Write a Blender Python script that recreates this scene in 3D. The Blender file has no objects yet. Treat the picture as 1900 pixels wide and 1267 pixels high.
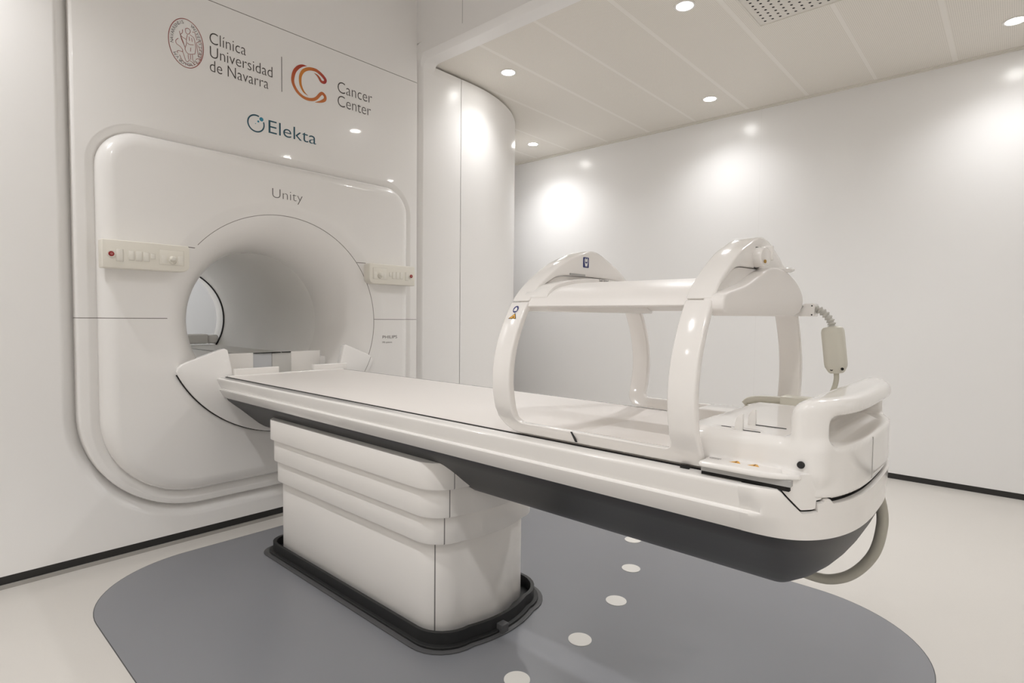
import bpy, bmesh, math
import numpy as np
from mathutils import Matrix, Vector, geometry

C = bpy.context.scene.collection
SC = bpy.context.scene
CX, CZ = 1.335, 0.985            # bore axis
YF = 2.738                       # plane of the front wall
PI = math.pi

# ------------------------------------------------------------------ materials
def mat(name, col, rough=0.4, spec=0.5, coat=0.0, metal=0.0, emit=None, estr=0.0):
    m = bpy.data.materials.new(name); m.use_nodes = True
    b = m.node_tree.nodes['Principled BSDF']
    b.inputs['Base Color'].default_value = (*col, 1)
    b.inputs['Roughness'].default_value = rough
    b.inputs['Specular IOR Level'].default_value = spec
    b.inputs['Metallic'].default_value = metal
    if coat:
        b.inputs['Coat Weight'].default_value = coat
        b.inputs['Coat Roughness'].default_value = 0.04
    if emit:
        b.inputs['Emission Color'].default_value = (*emit, 1)
        b.inputs['Emission Strength'].default_value = estr
    return m

class N:
    """tiny helper to write node graphs"""
    def __init__(s, m):
        s.t = m.node_tree; s.b = s.t.nodes['Principled BSDF']
        g = s.t.nodes.new('ShaderNodeNewGeometry')
        sp = s.t.nodes.new('ShaderNodeSeparateXYZ'); s.t.links.new(g.outputs['Position'], sp.inputs[0])
        s.x, s.y, s.z = sp.outputs; s.pos = g.outputs['Position']
    def m(s, op, a, b=0.0, c=None):
        n = s.t.nodes.new('ShaderNodeMath'); n.operation = op
        for i, v in enumerate((a, b) if c is None else (a, b, c)):
            if isinstance(v, (int, float)): n.inputs[i].default_value = v
            else: s.t.links.new(v, n.inputs[i])
        return n.outputs[0]
    def line(s, v, at, half):                      # 1 within half of at
        return s.m('LESS_THAN', s.m('ABSOLUTE', s.m('SUBTRACT', v, at)), half)
    def mix(s, f, a, b):
        n = s.t.nodes.new('ShaderNodeMix'); n.data_type = 'RGBA'
        if isinstance(f, (int, float)): n.inputs[0].default_value = f
        else: s.t.links.new(f, n.inputs[0])
        for i, v in ((6, a), (7, b)):
            if isinstance(v, tuple): n.inputs[i].default_value = (*v, 1)
            else: s.t.links.new(v, n.inputs[i])
        return n.outputs[2]
    def noise(s, scale, detail=3.0):
        n = s.t.nodes.new('ShaderNodeTexNoise'); n.inputs['Scale'].default_value = scale
        n.inputs['Detail'].default_value = detail
        s.t.links.new(s.pos, n.inputs['Vector']); return n.outputs[0]
    def col(s, o): s.t.links.new(o, s.b.inputs['Base Color'])
    def rough(s, o): s.t.links.new(o, s.b.inputs['Roughness'])
    def bump(s, o, st, d=0.001):
        n = s.t.nodes.new('ShaderNodeBump'); n.inputs['Strength'].default_value = st; n.inputs['Distance'].default_value = d
        s.t.links.new(o, n.inputs['Height']); s.t.links.new(n.outputs[0], s.b.inputs['Normal'])

WHITE = (0.86, 0.845, 0.828)
SEAM = (0.22, 0.205, 0.19)
M = {}
M['panel'] = mat('glossy_white_panel', WHITE, 0.22, 0.5, 0.6)
n = N(M['panel'])
r2 = n.m('SQRT', n.m('ADD', n.m('POWER', n.m('SUBTRACT', n.x, CX), 2.0), n.m('POWER', n.m('SUBTRACT', n.z, CZ), 2.0)))
ring = n.m('MULTIPLY', n.line(r2, 0.5215, 0.0014), n.m('GREATER_THAN', n.m('ADD', n.m('MULTIPLY', n.x, 1.0), n.m('MULTIPLY', n.z, 0.9)), 2.13))
ring = n.m('MULTIPLY', ring, n.m('LESS_THAN', n.y, 2.74))
outside = n.m('GREATER_THAN', r2, 0.5215)
half = n.m('MULTIPLY', n.line(n.z, 0.998, 0.0016), outside)
hand = n.m('MULTIPLY', n.m('MULTIPLY', n.line(n.z, 1.3095, 0.0018), outside), n.line(n.x, CX, 0.46))
top = n.line(n.z, 2.421, 0.0017)
mx = n.m('MAXIMUM', n.m('MAXIMUM', ring, half), n.m('MAXIMUM', hand, top))
n.col(n.mix(mx, WHITE, SEAM))
M['bore'] = mat('satin_white_bore_lining', (0.86, 0.85, 0.83), 0.35)
M['shell'] = mat('satin_white_wall_panel', (0.87, 0.858, 0.845), 0.3, 0.5)
M['rearwall'] = mat('grey_rear_wall_paint', (0.36, 0.36, 0.357), 0.5)
M['wall'] = mat('white_laminate_wall', (0.85, 0.846, 0.842), 0.24, 0.5)
n = N(M['wall'])
# vertical joints between the laminate sheets
jy = n.m('ABSOLUTE', n.m('SUBTRACT', n.m('MODULO', n.m('ADD', n.y, 8.55), 2.5), 0.0))
n.col(n.mix(n.m('LESS_THAN', jy, 0.0035), (0.85, 0.846, 0.842), (0.822,0.818,0.813)))
M['couch'] = mat('gloss_white_couch_plastic', (0.86, 0.84, 0.815), 0.14, 0.5, 0.4)
M['pedestal'] = mat('white_pedestal_plastic', (0.83, 0.805, 0.775), 0.3, 0.5)
n = N(M['pedestal'])
sx = 1.1315
ln = n.m('MULTIPLY', n.m('LESS_THAN', n.m('ABSOLUTE', n.m('SUBTRACT', n.x, sx)), 0.0013), n.m('LESS_THAN', n.y, 1.35))
n.col(n.mix(ln, (0.83, 0.805, 0.775), (0.2, 0.19, 0.18)))
M['top'] = mat('grey_white_table_top', (0.79, 0.755, 0.725), 0.38, 0.5)
M['coil'] = mat('gloss_white_coil_plastic', (0.86, 0.835, 0.81), 0.12, 0.5, 0.5)
M['coilmat'] = mat('matt_white_coil_plastic', (0.83, 0.80, 0.775), 0.4, 0.4)
M['cream'] = mat('cream_plastic', (0.79, 0.76, 0.685), 0.4)
M['creamkey'] = mat('cream_key_plastic', (0.80, 0.775, 0.71), 0.35)
M['creamline'] = mat('shallow_cream_groove', (0.66, 0.63, 0.56), 0.5)
M['olive'] = mat('putty_cable_plastic', (0.58, 0.56, 0.475), 0.4)
M['putty'] = mat('cream_connector_plastic', (0.66, 0.64, 0.56), 0.35)
M['sleeve'] = mat('grey_corrugated_sleeve', (0.56, 0.55, 0.51), 0.5)
M['hose'] = mat('grey_rubber_hose', (0.42, 0.40, 0.34), 0.5)
M['hull'] = mat('dark_grey_hull', (0.045, 0.045, 0.047), 0.42, 0.4)
M['black'] = mat('black_rubber', (0.012, 0.012, 0.012), 0.5)
M['darkgap'] = mat('dark_gap', (0.02, 0.019, 0.018), 0.7, 0.2)
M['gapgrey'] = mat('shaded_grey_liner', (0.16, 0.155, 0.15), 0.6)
M['footshade'] = mat('grey_baseboard_shade', (0.36, 0.345, 0.32), 0.5)  # tone of the soft shadow line below the front baseboard
M['seal'] = mat('dark_floor_seal', (0.07, 0.07, 0.072), 0.5)
M['base'] = mat('black_baseboard', (0.018, 0.017, 0.016), 0.4)
M['strip'] = mat('grey_side_strip', (0.42, 0.415, 0.405), 0.35)
M['ink'] = mat('dark_grey_lettering', (0.055, 0.047, 0.043), 0.5)
M['inkthin'] = mat('grey_lettering', (0.13, 0.12, 0.115), 0.5)
M['red'] = mat('dark_red_print', (0.34, 0.10, 0.09), 0.5)
M['teal'] = mat('dark_teal_lettering', (0.02, 0.085, 0.125), 0.5)
M['dot'] = mat('turquoise_print', (0.03, 0.24, 0.36), 0.5)
M['redbtn'] = mat('red_button_plastic', (0.30, 0.015, 0.015), 0.3)
M['pinkbtn'] = mat('pale_red_button_cap', (0.42, 0.15, 0.14), 0.3)
M['blue'] = mat('dark_blue_print', (0.02, 0.03, 0.16), 0.4)
M['paper'] = mat('white_sticker', (0.80, 0.79, 0.78), 0.35)
M['yellow'] = mat('yellow_sticker', (0.72, 0.36, 0.02), 0.4)
M['brass'] = mat('brass_screw', (0.45, 0.27, 0.06), 0.35, metal=0.8)
M['bluegrey'] = mat('blue_grey_panel', (0.56, 0.575, 0.60), 0.3)
M['warmgrey'] = mat('pale_grey_panel', (0.585, 0.58, 0.56), 0.3)
M['rim'] = mat('white_lamp_rim', (0.85, 0.83, 0.80), 0.4)
M['lens'] = mat('lit_lamp_lens', (1, 1, 1), 0.3, emit=(1.0, 0.985, 0.96), estr=45.0)
M['vent'] = mat('perforated_white_plate', (0.76, 0.73, 0.68), 0.5)
M['trim'] = mat('cream_ceiling_trim', (0.76, 0.73, 0.67), 0.45)
M['floordot'] = mat('white_floor_dot', (0.74, 0.72, 0.68), 0.4)
# emblem gradient from red (left) to orange (right)
M['swoosh'] = mat('red_to_orange_print', (0.6, 0.1, 0.02), 0.5)
n = N(M['swoosh'])
g = n.m('MULTIPLY', n.m('SUBTRACT', 2.275, n.z), 6.5)
n.col(n.mix(g, (0.42, 0.045, 0.02), (0.60, 0.19, 0.045)))
M['swoosh2'] = mat('orange_to_red_print', (0.6, 0.2, 0.02), 0.5)
n = N(M['swoosh2'])
g = n.m('MULTIPLY', n.m('SUBTRACT', n.x, 1.455), 8.0)
n.col(n.mix(g, (0.62, 0.22, 0.03), (0.40, 0.03, 0.035)))
# floor: beige vinyl with faint clouding
M['floor'] = mat('beige_vinyl_floor', (0.6, 0.55, 0.5), 0.34, 0.45)
n = N(M['floor'])
n.col(n.mix(n.noise(1.3, 4), (0.565, 0.54, 0.505), (0.615, 0.59, 0.555)))
n.bump(n.noise(120, 2), 0.05)
M['inlay'] = mat('grey_vinyl_inlay', (0.2, 0.2, 0.21), 0.3, 0.6)
n = N(M['inlay'])
n.col(n.mix(n.noise(2.0, 4), (0.196, 0.200, 0.216), (0.220, 0.224, 0.240)))
n.rough(n.m('MULTIPLY_ADD', n.noise(3.0, 3), 0.10, 0.25))
n.bump(n.noise(150, 2), 0.05)
# ceiling: micro-perforated metal tiles with paler bars every 0.4 m
M['ceil'] = mat('beige_ceiling_tile', (0.6, 0.56, 0.5), 0.55, 0.35)
n = N(M['ceil'])
ym = n.m('MODULO', n.m('ADD', n.y, 8.12), 0.4025)       # bars at y = 2.664, 2.2565 ...
d = n.m('MINIMUM', ym, n.m('SUBTRACT', 0.4025, ym))
bar = n.m('LESS_THAN', d, 0.011)
hx = n.m('ABSOLUTE', n.m('SUBTRACT', n.m('MODULO', n.m('ADD', n.x, 10.0), 0.0085), 0.00425))
hy = n.m('ABSOLUTE', n.m('SUBTRACT', n.m('MODULO', n.m('ADD', n.y, 10.0), 0.0085), 0.00425))
hole = n.m('LESS_THAN', n.m('ADD', n.m('MULTIPLY', hx, hx), n.m('MULTIPLY', hy, hy)), 0.0000022)
tile = n.mix(hole, (0.83, 0.795, 0.735), (0.50, 0.475, 0.43))
n.col(n.mix(bar, tile, (0.86, 0.83, 0.78)))

# ------------------------------------------------------------------ mesh helpers
def finish(o, smooth, angle=35):
    me = o.data
    if smooth:
        for p in me.polygons: p.use_smooth = True
        me.set_sharp_from_angle(angle=math.radians(angle))

def obj(name, verts, faces, m, parent=None, smooth=True, angle=35, bevel=0, seg=3, fix=True):
    me = bpy.data.meshes.new(name)
    off = Vector((0, 0, 0))
    if parent is not None:
        q = parent
        while q is not None: off = off + q.location; q = q.parent
    me.from_pydata([tuple(Vector(v) - off) for v in verts], [], faces)
    if fix or bevel:
        bm = bmesh.new(); bm.from_mesh(me)
        bmesh.ops.remove_doubles(bm, verts=bm.verts, dist=1e-6)
        if fix: bmesh.ops.recalc_face_normals(bm, faces=bm.faces)
        if bevel:
            es = [e for e in bm.edges if len(e.link_faces) == 2 and e.calc_face_angle(0) > math.radians(40)]
            bmesh.ops.bevel(bm, geom=es, offset=bevel, segments=seg, profile=0.5, affect='EDGES', clamp_overlap=True)
        bm.to_mesh(me); bm.free()
    o = bpy.data.objects.new(name, me); C.objects.link(o)
    if isinstance(m, (list, tuple)):
        for k in m: me.materials.append(k)
    else: me.materials.append(m)
    finish(o, smooth, angle)
    if parent is not None: o.parent = parent
    return o

def thing(name, label, cat, loc=(0, 0, 0), group=None):
    o = bpy.data.objects.new(name, None); C.objects.link(o)
    o.location = loc; o.empty_display_size = 0.1
    return tag(o, label, cat, group)

def tag(o, label=None, cat=None, group=None, kind=None):
    if label: o['label'] = label
    if cat: o['category'] = cat
    if group: o['group'] = group
    if kind: o['kind'] = kind
    return o

def struct(name, verts, faces, m, **k):
    return tag(obj(name, verts, faces, m, **k), kind='structure')

def box(x0, x1, y0, y1, z0, z1):
    v = [(x, y, z) for x in (x0, x1) for y in (y0, y1) for z in (z0, z1)]
    f = [(0, 1, 3, 2), (4, 6, 7, 5), (0, 4, 5, 1), (2, 3, 7, 6), (0, 2, 6, 4), (1, 5, 7, 3)]
    return v, f

def join(*parts):
    V, F = [], []
    for v, f in parts:
        k = len(V); V += list(v); F += [tuple(i + k for i in q) for q in f]
    return V, F

def loft(rings, closed=True, cap0=False, cap1=False):
    n = len(rings[0]); V = [p for r in rings for p in r]; F = []
    for a in range(len(rings) - 1):
        for i in range(n if closed else n - 1):
            j = (i + 1) % n
            F.append((a * n + i, a * n + j, (a + 1) * n + j, (a + 1) * n + i))
    if cap0: F.append(tuple(range(n))[::-1])
    if cap1: F.append(tuple(range((len(rings) - 1) * n, len(rings) * n)))
    return V, F

def prism(poly, axis, a, b):
    """poly: 2-D points in the two axes other than `axis` (kept in x,y,z order)"""
    def P(p, t):
        return {'x': (t, p[0], p[1]), 'y': (p[0], t, p[1]), 'z': (p[0], p[1], t)}[axis]
    return loft([[P(p, a) for p in poly], [P(p, b) for p in poly]], True, True, True)

def rrect(x0, x1, z0, z1, r, k=10):
    """rounded rectangle; r = (bottom-left, bottom-right, top-right, top-left)"""
    if not isinstance(r, (tuple, list)): r = (r,) * 4
    out = []
    for (cx, cz, a0), q in zip(((x0, z0, PI), (x1, z0, 1.5 * PI), (x1, z1, 0), (x0, z1, .5 * PI)), r):
        mx = cx + (q if cx == x0 else -q); mz = cz + (q if cz == z0 else -q)
        for i in range(k + 1):
            t = a0 + .5 * PI * i / k
            out.append((mx + q * math.cos(t), mz + q * math.sin(t)))
    return out

def spline(pts, n):
    P = [np.array(p, float) for p in pts]; P = [2 * P[0] - P[1]] + P + [2 * P[-1] - P[-2]]
    out = []
    for i in range(1, len(P) - 2):
        for s in range(n):
            t = s / n; a, b, c, d = P[i - 1:i + 3]
            out.append(.5 * ((2 * b) + (c - a) * t + (2 * a - 5 * b + 4 * c - d) * t * t + (3 * b - a - 3 * c + d) * t ** 3))
    out.append(P[-2]); return [tuple(map(float, p)) for p in out]

def tube(path, rad, k=14, caps=True):
    P = [Vector(p) for p in path]; rings = []
    up = Vector((0.3, 0.2, 1)).normalized()
    for i, p in enumerate(P):
        t = (P[min(i + 1, len(P) - 1)] - P[max(i - 1, 0)]).normalized()
        u = (up - t * up.dot(t)).normalized(); up = u; w = t.cross(u)
        r = rad[i] if isinstance(rad, (list, tuple)) else rad
        rings.append([tuple(p + (u * math.cos(2 * PI * j / k) + w * math.sin(2 * PI * j / k)) * r) for j in range(k)])
    return loft(rings, True, caps, caps)

def disc(c, nrm, r, h, k=32, r2=None):
    """short cylinder from c along nrm"""
    c = Vector(c); nrm = Vector(nrm).normalized()
    u = nrm.orthogonal().normalized(); w = nrm.cross(u)
    R = lambda q, t: [tuple(c + nrm * t + (u * math.cos(2 * PI * j / k) + w * math.sin(2 * PI * j / k)) * q) for j in range(k)]
    return loft([R(r, 0), R(r2 or r, h)], True, True, True)

def annulus(c, nrm, r0, r1, h, k=40):
    c = Vector(c); nrm = Vector(nrm).normalized()
    u = nrm.orthogonal().normalized(); w = nrm.cross(u)
    R = lambda q, t: [tuple(c + nrm * t + (u * math.cos(2 * PI * j / k) + w * math.sin(2 * PI * j / k)) * q) for j in range(k)]
    V, F = loft([R(r0, 0), R(r1, 0), R(r1, h), R(r0, h), R(r0, 0)])
    return V, F

def surfnet(f, lo, hi, h):
    """naive surface nets of the signed distance f on a grid"""
    ax = [np.arange(a, b + h, h) for a, b in zip(lo, hi)]
    X, Y, Z = np.meshgrid(*ax, indexing='ij'); V = f(X, Y, Z); S = V < 0
    nx, ny, nz = V.shape; cs = (nx - 1, ny - 1, nz - 1)
    acc = np.zeros(cs + (3,)); cnt = np.zeros(cs)
    P = np.stack([X, Y, Z], -1)
    sl = lambda d: tuple(slice(d[i], d[i] + cs[i]) for i in range(3))
    cor = [(i, j, k) for i in (0, 1) for j in (0, 1) for k in (0, 1)]
    for a in cor:
        for b in cor:
            if sum(b) - sum(a) == 1 and all(q >= p for p, q in zip(a, b)):
                va, vb = V[sl(a)], V[sl(b)]; x = (va < 0) != (vb < 0)
                t = np.where(x, va / np.where(va == vb, 1, va - vb), 0)[..., None]
                acc += np.where(x[..., None], P[sl(a)] * (1 - t) + P[sl(b)] * t, 0); cnt += x
    idx = -np.ones(cs, int); act = cnt > 0; idx[act] = np.arange(act.sum())
    verts = acc[act] / cnt[act][:, None]; faces = []
    for d in range(3):
        e, g = [(1, 2), (2, 0), (0, 1)][d]
        a = [slice(1, n - 1) for n in V.shape]; a[d] = slice(0, V.shape[d] - 1)
        b = list(a); b[d] = slice(1, V.shape[d])
        s0, s1 = S[tuple(a)], S[tuple(b)]
        q = np.argwhere(s0 != s1); fl = s0[tuple(q.T)]
        q = q + np.array([0 if i == d else 1 for i in range(3)])
        def cell(de, dg):
            c = q.copy(); c[:, e] -= de; c[:, g] -= dg; return idx[tuple(c.T)]
        Q = np.stack([cell(1, 1), cell(0, 1), cell(0, 0), cell(1, 0)], 1)
        Q[~fl] = Q[~fl][:, ::-1]; faces += Q.tolist()
    return verts.tolist(), faces

# ------------------------------------------------------------------ lettering
def text_mesh(body, slim=0.0):
    cu = bpy.data.curves.new('t', 'FONT'); cu.body = body; cu.size = 1.0; cu.resolution_u = 4; cu.offset = -slim
    o = bpy.data.objects.new('t', cu); C.objects.link(o)
    dg = bpy.context.evaluated_depsgraph_get(); dg.update()
    me = bpy.data.meshes.new_from_object(o.evaluated_get(dg))
    V = [tuple(v.co[:2]) for v in me.vertices]; F = [tuple(p.vertices) for p in me.polygons]
    bpy.data.objects.remove(o); bpy.data.meshes.remove(me)
    return V, F
_h = text_mesh('H')[0]; CAP = max(v[1] for v in _h) - min(v[1] for v in _h)

def lettering(body, x0, x1, base, cap, place, m, name, parent, slim=0):
    """text set between x0 and x1, its baseline at base, capitals cap high"""
    V, F = text_mesh(body, slim)
    a, b = min(v[0] for v in V), max(v[0] for v in V)
    W = [place(x0 + (v[0] - a) * (x1 - x0) / (b - a), base + v[1] * cap / CAP) for v in V]
    return obj(name, W, F, m, parent, smooth=False, fix=False)

def ribbon(pts, widths, place, n=6):
    P = spline([(p[0], p[1], w) for p, w in zip(pts, widths)], n)
    L, R = [], []
    for i, p in enumerate(P):
        a, b = P[max(i - 1, 0)], P[min(i + 1, len(P) - 1)]
        t = np.array([b[0] - a[0], b[1] - a[1]]); t /= (np.linalg.norm(t) + 1e-9)
        w = max(p[2], 1e-4) / 2
        L.append(place(p[0] - t[1] * w, p[1] + t[0] * w)); R.append(place(p[0] + t[1] * w, p[1] - t[0] * w))
    V = L + R; k = len(L)
    return V, [(i, i + 1, k + i + 1, k + i) for i in range(k - 1)]

# ------------------------------------------------------------------ setting
H = 2.57; XW = 4.335; HN = 3.1
XL, YB, YE = -2.6, -4.2, 6.2
struct('floor', *box(XL - .1, XW + .1, YB - .1, YE + .1, -0.1, 0), M['floor'], smooth=False)
struct('ceiling', *box(2.30, XW + .1, YB - .1, YE + .1, H, H + 0.1), M['ceil'], smooth=False)
struct('ceiling_left', *box(XL - .1, .37, YB - .1, YF + .4, H, H + 0.1), M['ceil'], smooth=False)
struct('ceiling_niche', *box(.30, 2.37, YB - .1, YE + .1, HN, HN + 0.1), M['shell'], smooth=False)
struct('wall_right', *box(XW, XW + .1, YB - .1, YE + .1, 0.036, H + .05), M['wall'], smooth=False)
struct('baseboard_right', *box(XW + .004, XW + .09, YB - .1, YE + .1, 0, 0.036), M['base'], smooth=False)
struct('wall_back', *box(XL - .1, XW + .1, YB - .1, YB, 0, HN + .1), M['wall'], smooth=False)
struct('wall_left', *box(XL - .1, XL, YB - .1, YF + .4, 0, HN + .1), M['wall'], smooth=False)
struct('wall_rear_left', *box(.2, .3, YF + .12, YE + .1, 0, HN + .1), M['rearwall'], smooth=False)
struct('wall_far', *box(.2, XW + .1, YE, YE + .1, 0, HN + .1), M['rearwall'], smooth=False)
struct('trim_1', *box(XW - .016, XW + .001, YB, YE, H - .012, H + .002), M['trim'], smooth=False)
struct('trim_2', *box(XW - .03, XW - .016, YB, YE, H - .004, H + .002), M['trim'], smooth=False)

# front wall: a sheet with a rounded-bottom opening whose rim slopes in to the scanner panel
def upath(off, k=24, top=HN):
    """left side down, rounded corners, right side up; off widens the opening"""
    x0, x1, z0, r = .503 - off, 2.187 + off * .75, .163 - off, .45 + off
    out = [(x0, top - (top - z0 - r) * i / 20) for i in range(20)]
    out += [(x0 + r + r * math.cos(PI + .5 * PI * i / k), z0 + r + r * math.sin(PI + .5 * PI * i / k)) for i in range(k + 1)]
    out += [(x1 - r + r * math.cos(1.5 * PI + .5 * PI * i / k), z0 + r + r * math.sin(1.5 * PI + .5 * PI * i / k)) for i in range(k + 1)]
    out += [(x1, z0 + r + (2.505 - z0 - r) * i / 20) for i in range(1, 21)]
    return out
rims = []
for off, y in ((-.004, YF + .10), (0, YF + .06), (.022, YF + .035), (.038, YF + .010), (.047, YF + .002), (.055, YF)):
    rims.append([(x, y, z) for x, z in upath(off)])
lastu = upath(.055); ox0, ox1, oz = XL, 2.5355, .047
outer = []
for x, z in lastu:
    ax, az = CX, 1.4
    dx, dz = x - ax, z - az
    if z > .668: outer.append((ox0 if dx < 0 else ox1, YF, min(z, HN) if dx < 0 else z))
    else:
        t = PI and (abs(dx))
        sgn = -1 if dx < 0 else 1
        # lower corner: slide along the outer rectangle
        if abs(dx) > .36:
            f = (.668 - z) / .56
            if f < .5: outer.append((ox0 if sgn < 0 else ox1, YF, .668 + (oz - .668) * f * 2))
            else:
                e = ox0 if sgn < 0 else ox1; g = (f - .5) * 2
                outer.append((e + (ax + sgn * .36 - e) * min(g, 1), YF, oz))
        else: outer.append((x, YF, oz))
rims.append(outer)
struct('wall_front', *join(loft(rims, closed=False), box(2.3115, 2.5355, YF, YF + .02, 2.505, 2.553)), M['shell'], angle=50)
struct('baseboard_front', *box(XL, 2.62, YF + .006, YF + .1, .014, .052), M['base'], smooth=False)
struct('trim_8', *box(XL, 2.62, YF - .004, YF + .1, 0, .0145), M['footshade'], smooth=False)  # strip coloured as the shadow line at the baseboard's foot

# rounded white column wall to the right, bending away beside the passage
Rc = 1.22; pts = [(2.5385, YF), (2.6, YF)]
for i in range(1, 41):
    t = .5 * PI * i / 40; pts.append((2.6 + Rc * math.sin(t), YF + Rc - Rc * math.cos(t)))
pts.append((2.6 + Rc, YE))
rings = [[(x, y, z) for x, y in pts] for z in (.05, 2.553)]
inn = [(x, y + .03) if i < 2 else (x - .03 * math.sin(.5 * PI * min(i - 1, 40) / 40), y + .03 * math.cos(.5 * PI * min(i - 1, 40) / 40)) for i, (x, y) in enumerate(pts)]
rings += [[(x, y, 2.553) for x, y in inn], [(x, y, .05) for x, y in inn]]
struct('wall_passage', *loft(rings, closed=False), M['shell'], angle=50)
struct('baseboard_passage', *loft([[(x, y, 0) for x, y in inn], [(x, y, .055) for x, y in inn]], closed=False), M['base'])
# shadow-gap lining above and behind the column panels
struct('trim_3', *loft([[(x, y + .035, .02) for x, y in inn], [(x, y + .035, H + .01) for x, y in inn]], closed=False), M['shell'])
struct('trim_4', *box(2.22, 2.64, YF + .06, YF + .07, .05, H + .01), M['shell'], smooth=False)

# fascia: column edge, rounded into the lowered ceiling edge that runs out over the room
def fascia(mirror):
    pc = [(2.182, .09), (2.187, .06), (2.203, .035), (2.2165, .010), (2.223, .002), (2.2285, 0), (2.312, 0)]
    pf_ = [(2.180, .085), (2.180, .030), (2.1815, .019), (2.186, .0155), (2.222, .001), (2.228, 0), (2.312, 0)]
    r = .045; zt = 2.566
    rows = []
    path = [('c', 2.505)]
    for i in range(9): path.append(('a', .5 * PI * i / 8))
    path.append(('f', YB))
    for kind, t in path:
        row = []
        wt = 0 if kind == 'c' else 1 if kind == 'f' else t / (.5 * PI)
        for (u0, v0), (u1, v1) in zip(pc, pf_):
            u, v = u0 + (u1 - u0) * wt, v0 + (v1 - v0) * wt
            if kind == 'c': p = (u, YF + v, t)
            elif kind == 'a': p = (u, YF - r + (r + v) * math.cos(t), zt - r + (r + v) * math.sin(t))
            else: p = (u, t, zt + v)
            row.append(p)
        rows.append(row)
    V, F = loft(rows, closed=False)
    # upright face of the fascia above, and the lip up to the tiles
    V2, F2 = box(2.18, 2.21, YB, YF + .09, zt + .085, HN + .01)
    V3, F3 = box(2.300, 2.3115, YB, YF - .002, zt + .0005, H + .01)
    V, F = join((V, F), (V2, F2), (V3, F3))
    if mirror: V = [(2 * CX - x, y, z) for x, y, z in V]
    return V, F
f1 = struct('trim_5', *fascia(False), M['shell'], angle=17, fix=True)
f2 = struct('trim_6', *fascia(True), M['shell'], angle=17, fix=True)
# faint joint in the upright fascia face
struct('trim_7', *box(2.1792, 2.181, 2.3455, 2.3485, 2.64, HN), M['strip'], smooth=False)

# ------------------------------------------------------------------ floor inlay and dots
inl = thing('floor_inlay', 'grey vinyl floor inlay with rounded corners under the treatment couch', 'floor inlay', (1.35, 1.35, 0))
poly = rrect(.441, 2.335, .135, 2.608, .40, 20)
obj('sheet', *prism(poly, 'z', 0.0002, .0016), M['inlay'], inl, smooth=False)
pe = rrect(.4385, 2.3375, .1325, 2.6105, .4025, 20)
obj('edge_line', *loft([[(x, y, .0003) for x, y in pe], [(x, y, .0012) for x, y in pe], [(x, y, .0012) for x, y in poly]]), M['seal'], inl, smooth=False)
dots = [((2.276, 1.280), 'white round floor dot half hidden under the couch hull, farthest from the camera'),
        ((2.008, 1.135), 'second white floor dot from the dark hull, just clear of it'),
        ((1.738, 1.040), 'third white floor dot, middle of the curved row of five'),
        ((1.447, 0.9945), 'fourth white floor dot, right of the pedestal corner and its black skirt'),
        ((1.163, 1.010), 'white floor dot nearest the camera, cut by the bottom edge of the photo')]
for (x, y), lab in dots:
    dt = obj('floor_dot', *disc((0, 0, 0), (0, 0, 1), .037, .0012, 40), M['floordot'], smooth=False)
    dt.location = (x, y, .0017)
    tag(dt, lab, 'floor marker', 'row of white floor dots')

# ------------------------------------------------------------------ scanner
sc = thing('radiotherapy_scanner', 'large white ring scanner with round bore and printed logos set into the front wall', 'scanner', (CX, 2.9, 0))
NA = 720
ANG = [2 * PI * (i + .5) / NA for i in range(NA)]
def radial(poly):
    """sample a star-shaped outline by angle about the bore axis"""
    P = np.array(poly) - (CX, CZ); a = np.unwrap(np.arctan2(P[:, 1], P[:, 0])); r = []
    Q = np.roll(P, -1, 0)
    for t in ANG:
        d = np.array([math.cos(t), math.sin(t)])
        den = d[0] * (Q - P)[:, 1] - d[1] * (Q - P)[:, 0]
        with np.errstate(divide='ignore', invalid='ignore'):
            s = (P[:, 0] * (Q - P)[:, 1] - P[:, 1] * (Q - P)[:, 0]) / den
            u = (P[:, 0] * d[1] - P[:, 1] * d[0]) / den
        ok = (s > 0) & (u >= -1e-9) & (u <= 1 + 1e-9) & np.isfinite(s)
        r.append(float(s[ok].min()))
    return np.array(r)
def at(r, y): return [(CX + float(q) * math.cos(t), y, CZ + float(q) * math.sin(t)) for q, t in zip(r, ANG)]
def prect(off):  # scanner panel outline
    return radial(rrect(.503 + off, 2.187 - off, .163 + off, 3.095 - off, (.45, .45, .01, .01), 24))
def crect(off):  # raised cover outline
    return radial(rrect(.574 + off, 2.102 - off, .224 + off, 1.765 - off, (max(.362 - off, .05), max(.362 - off, .05), max(.155 - off, .02), max(.155 - off, .02)), 20))
YP = 2.745
obj('front_panel', *loft([at(prect(0), YP + .06), at(prect(0), YP + .009), at(prect(.0025), YP + .003), at(prect(.008), YP), at(prect(.0095), YP), at(prect(.012), YP),
                          at(crect(-.0385), YP), at(crect(-.036), YP), at(crect(-.034), YP), at(crect(-.028), YP + .002), at(crect(-.002), YP + .018), at(crect(.003), YP + .021)]), M['panel'], sc, angle=30)
YC = 2.705
rows = [at(crect(.001), YP + .021)]
for i in range(9):
    t = .5 * PI * i / 8
    rows.append(at(crect(.001 + .058 * (1 - math.cos(t))), YC + .055 * (1 - math.sin(t))))
rows.append(at(crect(.061), YC)); rows.append(at(crect(.068), YC))
for q in (.590, .582, .578): rows.append(at(np.full(NA, q), YC))
obj('front_cover', *loft(rows), M['panel'], sc, angle=40)
rows = []
for i in range(0, 25):
    t = .5 * PI * i / 24
    rows.append(at(np.full(NA, .362 + .216 * (1 - math.sin(t))), YC + .375 * (1 - math.cos(t))))
obj('bore_flare', *loft(rows), M['panel'], sc, angle=60)
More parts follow.
